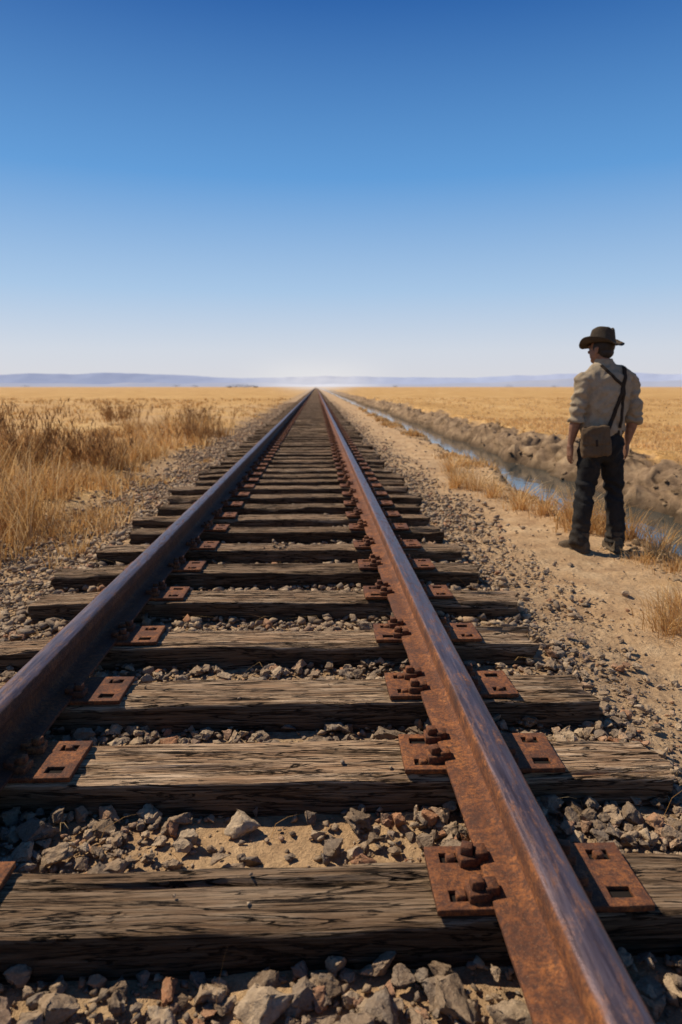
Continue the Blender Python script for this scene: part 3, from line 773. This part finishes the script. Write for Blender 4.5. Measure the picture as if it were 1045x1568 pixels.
def b_body(bm):
    ring_loft(bm,smooth_rings([(-.012,.005,1.47,.070,.066),(-.020,.012,1.52,.058,.060),(-.032,.020,1.57,.055,.060),(-.039,.026,1.61,.055,.062)],14),24)
    ell(bm,(0,-.012,.035),(.076,.094,.088))
    ell(bm,(0,.022,-.020),(.062,.070,.085))
    ell(bm,(0,.050,-.078),(.034,.034,.026))
    ell(bm,(0,.030,-.062),(.052,.050,.032))
    ell(bm,(0,.084,.030),(.050,.016,.012))
    ell(bm,(0,.102,-.012),(.013,.018,.015));ell(bm,(0,.092,.008),(.009,.014,.028))
    ell(bm,(-.034,.072,-.016),(.018,.016,.014));ell(bm,(.034,.072,-.016),(.018,.016,.014))
    ell(bm,(0,.084,-.043),(.022,.010,.006));ell(bm,(0,.082,-.054),(.019,.010,.006))
    for s in (-1,1):
        ell(bm,(s*.078,-.008,-.006),(.010,.019,.031));ell(bm,(s*.080,-.014,.012),(.012,.018,.014))
    arm(bm,-1,(-.226,.0,1.09),(-.242,.045,.885))
    arm(bm,1,(.263,.0,1.08),(.250,.050,.875))
remeshed('body',b_body,M_skin,.0036,3)
def b_hair(bm):
    ell(bm,(0,-.022,.035),(.081,.090,.090));ell(bm,(0,-.050,-.020),(.066,.052,.050))
    ell(bm,(-.072,.010,.02),(.010,.018,.03));ell(bm,(.072,.010,.02),(.010,.018,.03))
remeshed('hair',b_hair,M_hair,.004,2)
def b_eyes(bm):
    for s in (-1,1): ell(bm,(s*.031,.076,.010),(.013,.012,.010))
remeshed('eyes',b_eyes,NT('eye').fin((.25,.2,.17),.3),.0025,1)
def b_hat():
    bm=bmesh.new();seg=72;rings=[]
    P=[(.0,.122),(.30,.114),(.58,.120),(.76,.126),(.86,.120),(.91,.10),(.98,.055),(1.06,.012),(1.12,.0),(1.33,-.004),(1.55,-.006),(1.75,-.002),(1.86,.002)]
    for r,z in P:
        vs=[]
        for i in range(seg):
            a=2*math.pi*i/seg;ca,sa=math.cos(a),math.sin(a)
            rx=.086*r;ry=.100*r
            if r>1.12: ry=.100*1.12+(r-1.12)*.082;rx=.086*1.12+(r-1.12)*.100
            x=ca*rx;y=sa*ry;zz=z
            if r>1.12:
                t=(r-1.12)/.74;zz+=t*t*(.048*abs(ca)**2.0*(1.15 if ca>0 else .8)-.028*abs(sa)**2)+.005*math.sin(a*5+1)*t
            elif r<.93:
                zz-=.030*math.exp(-(x/.022)**2)*(1 if y<.09 else .4)*(1-.3*r)+.010*(sa>0)*sa
            if 0.7<r<=1.0 and sa>.3: x*=1-.22*(sa-.3)
            zz+=.006*mn.noise(Vector((x*20,y*20,z*10)))
            vs.append(bm.verts.new((x,y,zz)))
        rings.append(vs)
    for a,b in zip(rings,rings[1:]):
        for i in range(seg): bm.faces.new((a[i],a[(i+1)%seg],b[(i+1)%seg],b[i]))
    bmesh.ops.remove_doubles(bm,verts=rings[0],dist=.0005)
    bmesh.ops.recalc_face_normals(bm,faces=bm.faces[:])
    me=bpy.data.meshes.new('hat');bm.to_mesh(me);ob=bpy.data.objects.new('hat',me);col.objects.link(ob)
    me.materials.append(M_hat)
    for p in me.polygons:p.use_smooth=True
    s=ob.modifiers.new('s','SOLIDIFY');s.thickness=.004
    s=ob.modifiers.new('u','SUBSURF');s.levels=1;s.render_levels=1
    ob.parent=man;ob.location=(HX,HY-.004,HZ+.045);ob.rotation_euler=(math.radians(-3),math.radians(6),yawh)
    bm=bmesh.new()
    ring_loft(bm,[((0,0,.006),.093,.108),((0,0,.010),.0955,.1105),((0,0,.030),.0915,.1060),((0,0,.034),.086,.100)],48)
    me=bpy.data.meshes.new('hat_band');bm.to_mesh(me);o2=bpy.data.objects.new('hat_band',me);col.objects.link(o2);me.materials.append(M_strap)
    for p in me.polygons:p.use_smooth=True
    o2.parent=man;o2.location=ob.location;o2.rotation_euler=ob.rotation_euler
b_hat()
def b_boots(bm):
    for x,y,rz in ((-.150,.0,.45),(.171,-.01,-.12)):
        b2=bmesh.new()
        K=[(0,-.105,.048,.028,.040),(0,-.09,.052,.038,.050),(0,-.04,.058,.042,.056),(0,.02,.055,.043,.050),(0,.08,.045,.047,.040),(0,.13,.036,.046,.032),(0,.165,.030,.034,.024),(0,.178,.026,.018,.014)]
        ring_loft(b2,smooth_rings(K,26),24,'y',2.6)
        ring_loft(b2,smooth_rings([(0,-.045,.04,.042,.052),(0,-.048,.10,.044,.052),(0,-.048,.17,.048,.055)],10),24)
        K=[(0,-.112,.012,.030,.012),(0,-.09,.012,.041,.012),(0,0,.012,.044,.012),(0,.09,.012,.050,.012),(0,.15,.012,.044,.012),(0,.186,.012,.020,.011)]
        ring_loft(b2,smooth_rings(K,20),24,'y',5)
        M=Matrix.Translation((x,y,0))@Matrix.Rotation(rz,4,'Z')
        for v in b2.verts: v.co=M@v.co
        me=bpy.data.meshes.new('t');b2.to_mesh(me);bm.from_mesh(me)
remeshed('boots',b_boots,M_boot,.004,2)
bv=BVHTree.FromPolygons([v.co[:] for v in shirt.data.vertices],[p.vertices[:] for p in shirt.data.polygons])
def ribbon(name,pts,w,mat,side=-1):
    N=26
    pts=np.array(pts,float)
    tt=np.linspace(0,len(pts)-1,N)
    xz=[(np.interp(t,range(len(pts)),pts[:,0]),np.interp(t,range(len(pts)),pts[:,1])) for t in tt]
    rows=[]
    for i,(x,z) in enumerate(xz):
        a=xz[max(i-1,0)];b=xz[min(i+1,N-1)];d=Vector((b[0]-a[0],0,b[1]-a[1])).normalized();q=Vector((d.z,0,-d.x))*w/2
        row=[]
        for s in (-1,0,1):
            xx=x+q.x*s;zz=z+q.z*s
            hit=bv.ray_cast(Vector((xx,side*1.0,zz)),Vector((0,-side,0)))
            y_=hit[0].y if hit[0] else (row[-1].y if row else (rows[-1][0].y if rows else side*.1))
            row.append(Vector((xx,y_+side*.006,zz)))
        my=(row[0].y+row[1].y+row[2].y)/3
        for r in row: r.y=r.y*.4+my*.6
        rows.append(row)
    bm=bmesh.new();vv=[[bm.verts.new(p) for p in r] for r in rows]
    for a,b in zip(vv,vv[1:]):
        for j in range(2): bm.faces.new((a[j],a[j+1],b[j+1],b[j]))
    me=bpy.data.meshes.new(name);bm.to_mesh(me);ob=bpy.data.objects.new(name,me);col.objects.link(ob);me.materials.append(mat)
    for p in me.polygons:p.use_smooth=True
    s=ob.modifiers.new('s','SOLIDIFY');s.thickness=.009;s.offset=0
    ob.parent=man;return ob
ribbon('bag_strap',[(.105,1.495),(.097,1.42),(.070,1.30),(.025,1.15),(-.02,1.0)],.030,M_strap)
ribbon('bag_strap_front',[(.105,1.495),(.07,1.40),(-.03,1.2),(-.13,1.05)],.030,M_strap,1)
ribbon('suspender_left',[(-.080,1.505),(-.055,1.47),(.005,1.40),(.083,1.345)],.020,M_strap)
ribbon('suspender_back',[(.086,1.36),(.09,1.2),(.085,1.02)],.020,M_strap)
ribbon('suspender_front',[(-.080,1.505),(-.08,1.3),(-.09,1.02)],.020,M_strap,1)
def b_bag(bm):
    K=[(0,0,-.135,.090,.020),(0,0,-.128,.108,.034),(0,0,-.09,.118,.042),(0,0,-.02,.114,.042),(0,0,.05,.106,.036),(0,0,.085,.098,.026),(0,0,.092,.090,.014)]
    ring_loft(bm,smooth_rings(K,30),40,'z',4.5)
def b_flap(bm):
    K=[(0,-.036,-.045,.085,.008),(0,-.041,-.035,.104,.010),(0,-.041,.03,.110,.011),(0,-.034,.075,.106,.014),(0,-.015,.096,.102,.026),(0,.0,.102,.090,.022)]
    ring_loft(bm,smooth_rings(K,26),40,'z',5)
def d_bag(c): return mn.noise(c*14)*.012+mn.noise(c*35)*.005
BL=(-.135,-.160,.935);BR=(math.radians(-4),math.radians(-6),math.radians(-22))
for nm,bb in (('bag',b_bag),('bag_flap',b_flap)):
    o=remeshed(nm,bb,M_bag,.005,3,d_bag);o.location=BL;o.rotation_euler=BR
def b_buck(bm):
    box(bm,(0,-.055,-.03),(.020,.006,.055),.002);box(bm,(-.075,-.02,.09),(.024,.03,.03),.003);box(bm,(.085,-.02,.09),(.024,.03,.03),.003)
o=remeshed('bag_buckle',b_buck,M_strap,.003,1);o.location=BL;o.rotation_euler=BR
def tail(name,a,b,w):
    bm=bmesh.new();A=Vector(a);B=Vector(b);N=10;vv=[]
    for i in range(N):
        t=i/(N-1);p=A.lerp(B,t)+Vector((0,-.012*math.sin(t*math.pi),0));vv.append([bm.verts.new(p+Vector((s*w/2,0,0))) for s in(-1,1)])
    for p,q in zip(vv,vv[1:]): bm.faces.new((p[0],p[1],q[1],q[0]))
    me=bpy.data.meshes.new(name);bm.to_mesh(me);ob=bpy.data.objects.new(name,me);col.objects.link(ob);me.materials.append(M_strap)
    s=ob.modifiers.new('s','SOLIDIFY');s.thickness=.005;ob.parent=man
tail('strap_end',(-.005,-.135,1.07),(-.055,-.185,1.015),.028)

# ---------------------------------------------------------------- light, sky, camera
sd=Vector((-.62,.36,.80)).normalized()
elev=math.asin(sd.z);az=math.atan2(sd.x,sd.y)
w=bpy.data.worlds.new('World');scene.world=w;w.use_nodes=True;nt=w.node_tree
bg=nt.nodes['Background'];sk=nt.nodes.new('ShaderNodeTexSky');sk.sky_type='NISHITA';sk.sun_disc=False
sk.sun_elevation=elev;sk.sun_rotation=az%(2*math.pi);sk.altitude=0;sk.air_density=1.0;sk.dust_density=1.0;sk.ozone_density=2.0
STR=.08
def wn(t,**k):
    x=nt.nodes.new(t)
    for a,b in k.items(): setattr(x,a,b)
    return x
L=nt.links.new
tc=wn('ShaderNodeTexCoord');sx=wn('ShaderNodeSeparateXYZ');L(tc.outputs['Generated'],sx.inputs[0])
rp=wn('ShaderNodeValToRGB');e=rp.color_ramp.elements
stops=[(0,(.72,.71,.75)),(.05,(.65,.70,.79)),(.13,(.40,.58,.81)),(.27,(.12,.34,.70)),(.45,(.020,.120,.40)),(1,(.008,.035,.12))]
while len(e)<len(stops): e.new(.5)
for i,(p,c) in enumerate(stops): e[i].position=p;e[i].color=(*c,1)
L(sx.outputs[2],rp.inputs[0])
def mr(v,a,b,c=0,d=1):
    x=wn('ShaderNodeMapRange',interpolation_type='SMOOTHERSTEP');L(v,x.inputs[0])
    for i,q in enumerate((a,b,c,d)): x.inputs[i+1].default_value=q
    return x.outputs[0]
ab=wn('ShaderNodeMath',operation='ABSOLUTE');L(sx.outputs[0],ab.inputs[0])
mu=wn('ShaderNodeMath',operation='MULTIPLY');L(mr(ab.outputs[0],.15,0),mu.inputs[0]);L(mr(sx.outputs[2],.06,0),mu.inputs[1])
m2=wn('ShaderNodeMath',operation='MULTIPLY');L(mu.outputs[0],m2.inputs[0]);L(mr(sx.outputs[1],0,.3,0,.5),m2.inputs[1])
gl=wn('ShaderNodeMix',data_type='RGBA');L(m2.outputs[0],gl.inputs[0]);L(rp.outputs[0],gl.inputs[6]);gl.inputs[7].default_value=(.90,.88,.87,1)
vm=wn('ShaderNodeVectorMath',operation='SCALE');vm.inputs['Scale'].default_value=1/STR;L(gl.outputs[2],vm.inputs[0])
mx=wn('ShaderNodeMix',data_type='RGBA');mx.inputs[0].default_value=.93
L(sk.outputs[0],mx.inputs[6]);L(vm.outputs[0],mx.inputs[7])
L(mx.outputs[2],bg.inputs[0]);bg.inputs[1].default_value=STR
sl=bpy.data.lights.new('sun','SUN');sl.energy=5.0;sl.angle=math.radians(.5);sl.color=(1,.89,.72)
so=bpy.data.objects.new('sun',sl);col.objects.link(so);so.rotation_euler=sd.to_track_quat('Z','Y').to_euler();so.location=(0,0,20)
cd=bpy.data.cameras.new('camera');cam=bpy.data.objects.new('camera',cd);col.objects.link(cam)
cd.sensor_fit='VERTICAL';cd.sensor_height=36;cd.lens=24;cd.clip_end=30000;cd.clip_start=.05
cam.location=(0,0,1.30);cam.rotation_euler=(math.radians(90-10.4),0,math.radians(-2.03))
cd.dof.use_dof=True;cd.dof.focus_distance=2.5;cd.dof.aperture_fstop=3.2
scene.camera=cam
scene.view_settings.view_transform='Standard';scene.view_settings.look='None';scene.view_settings.exposure=0
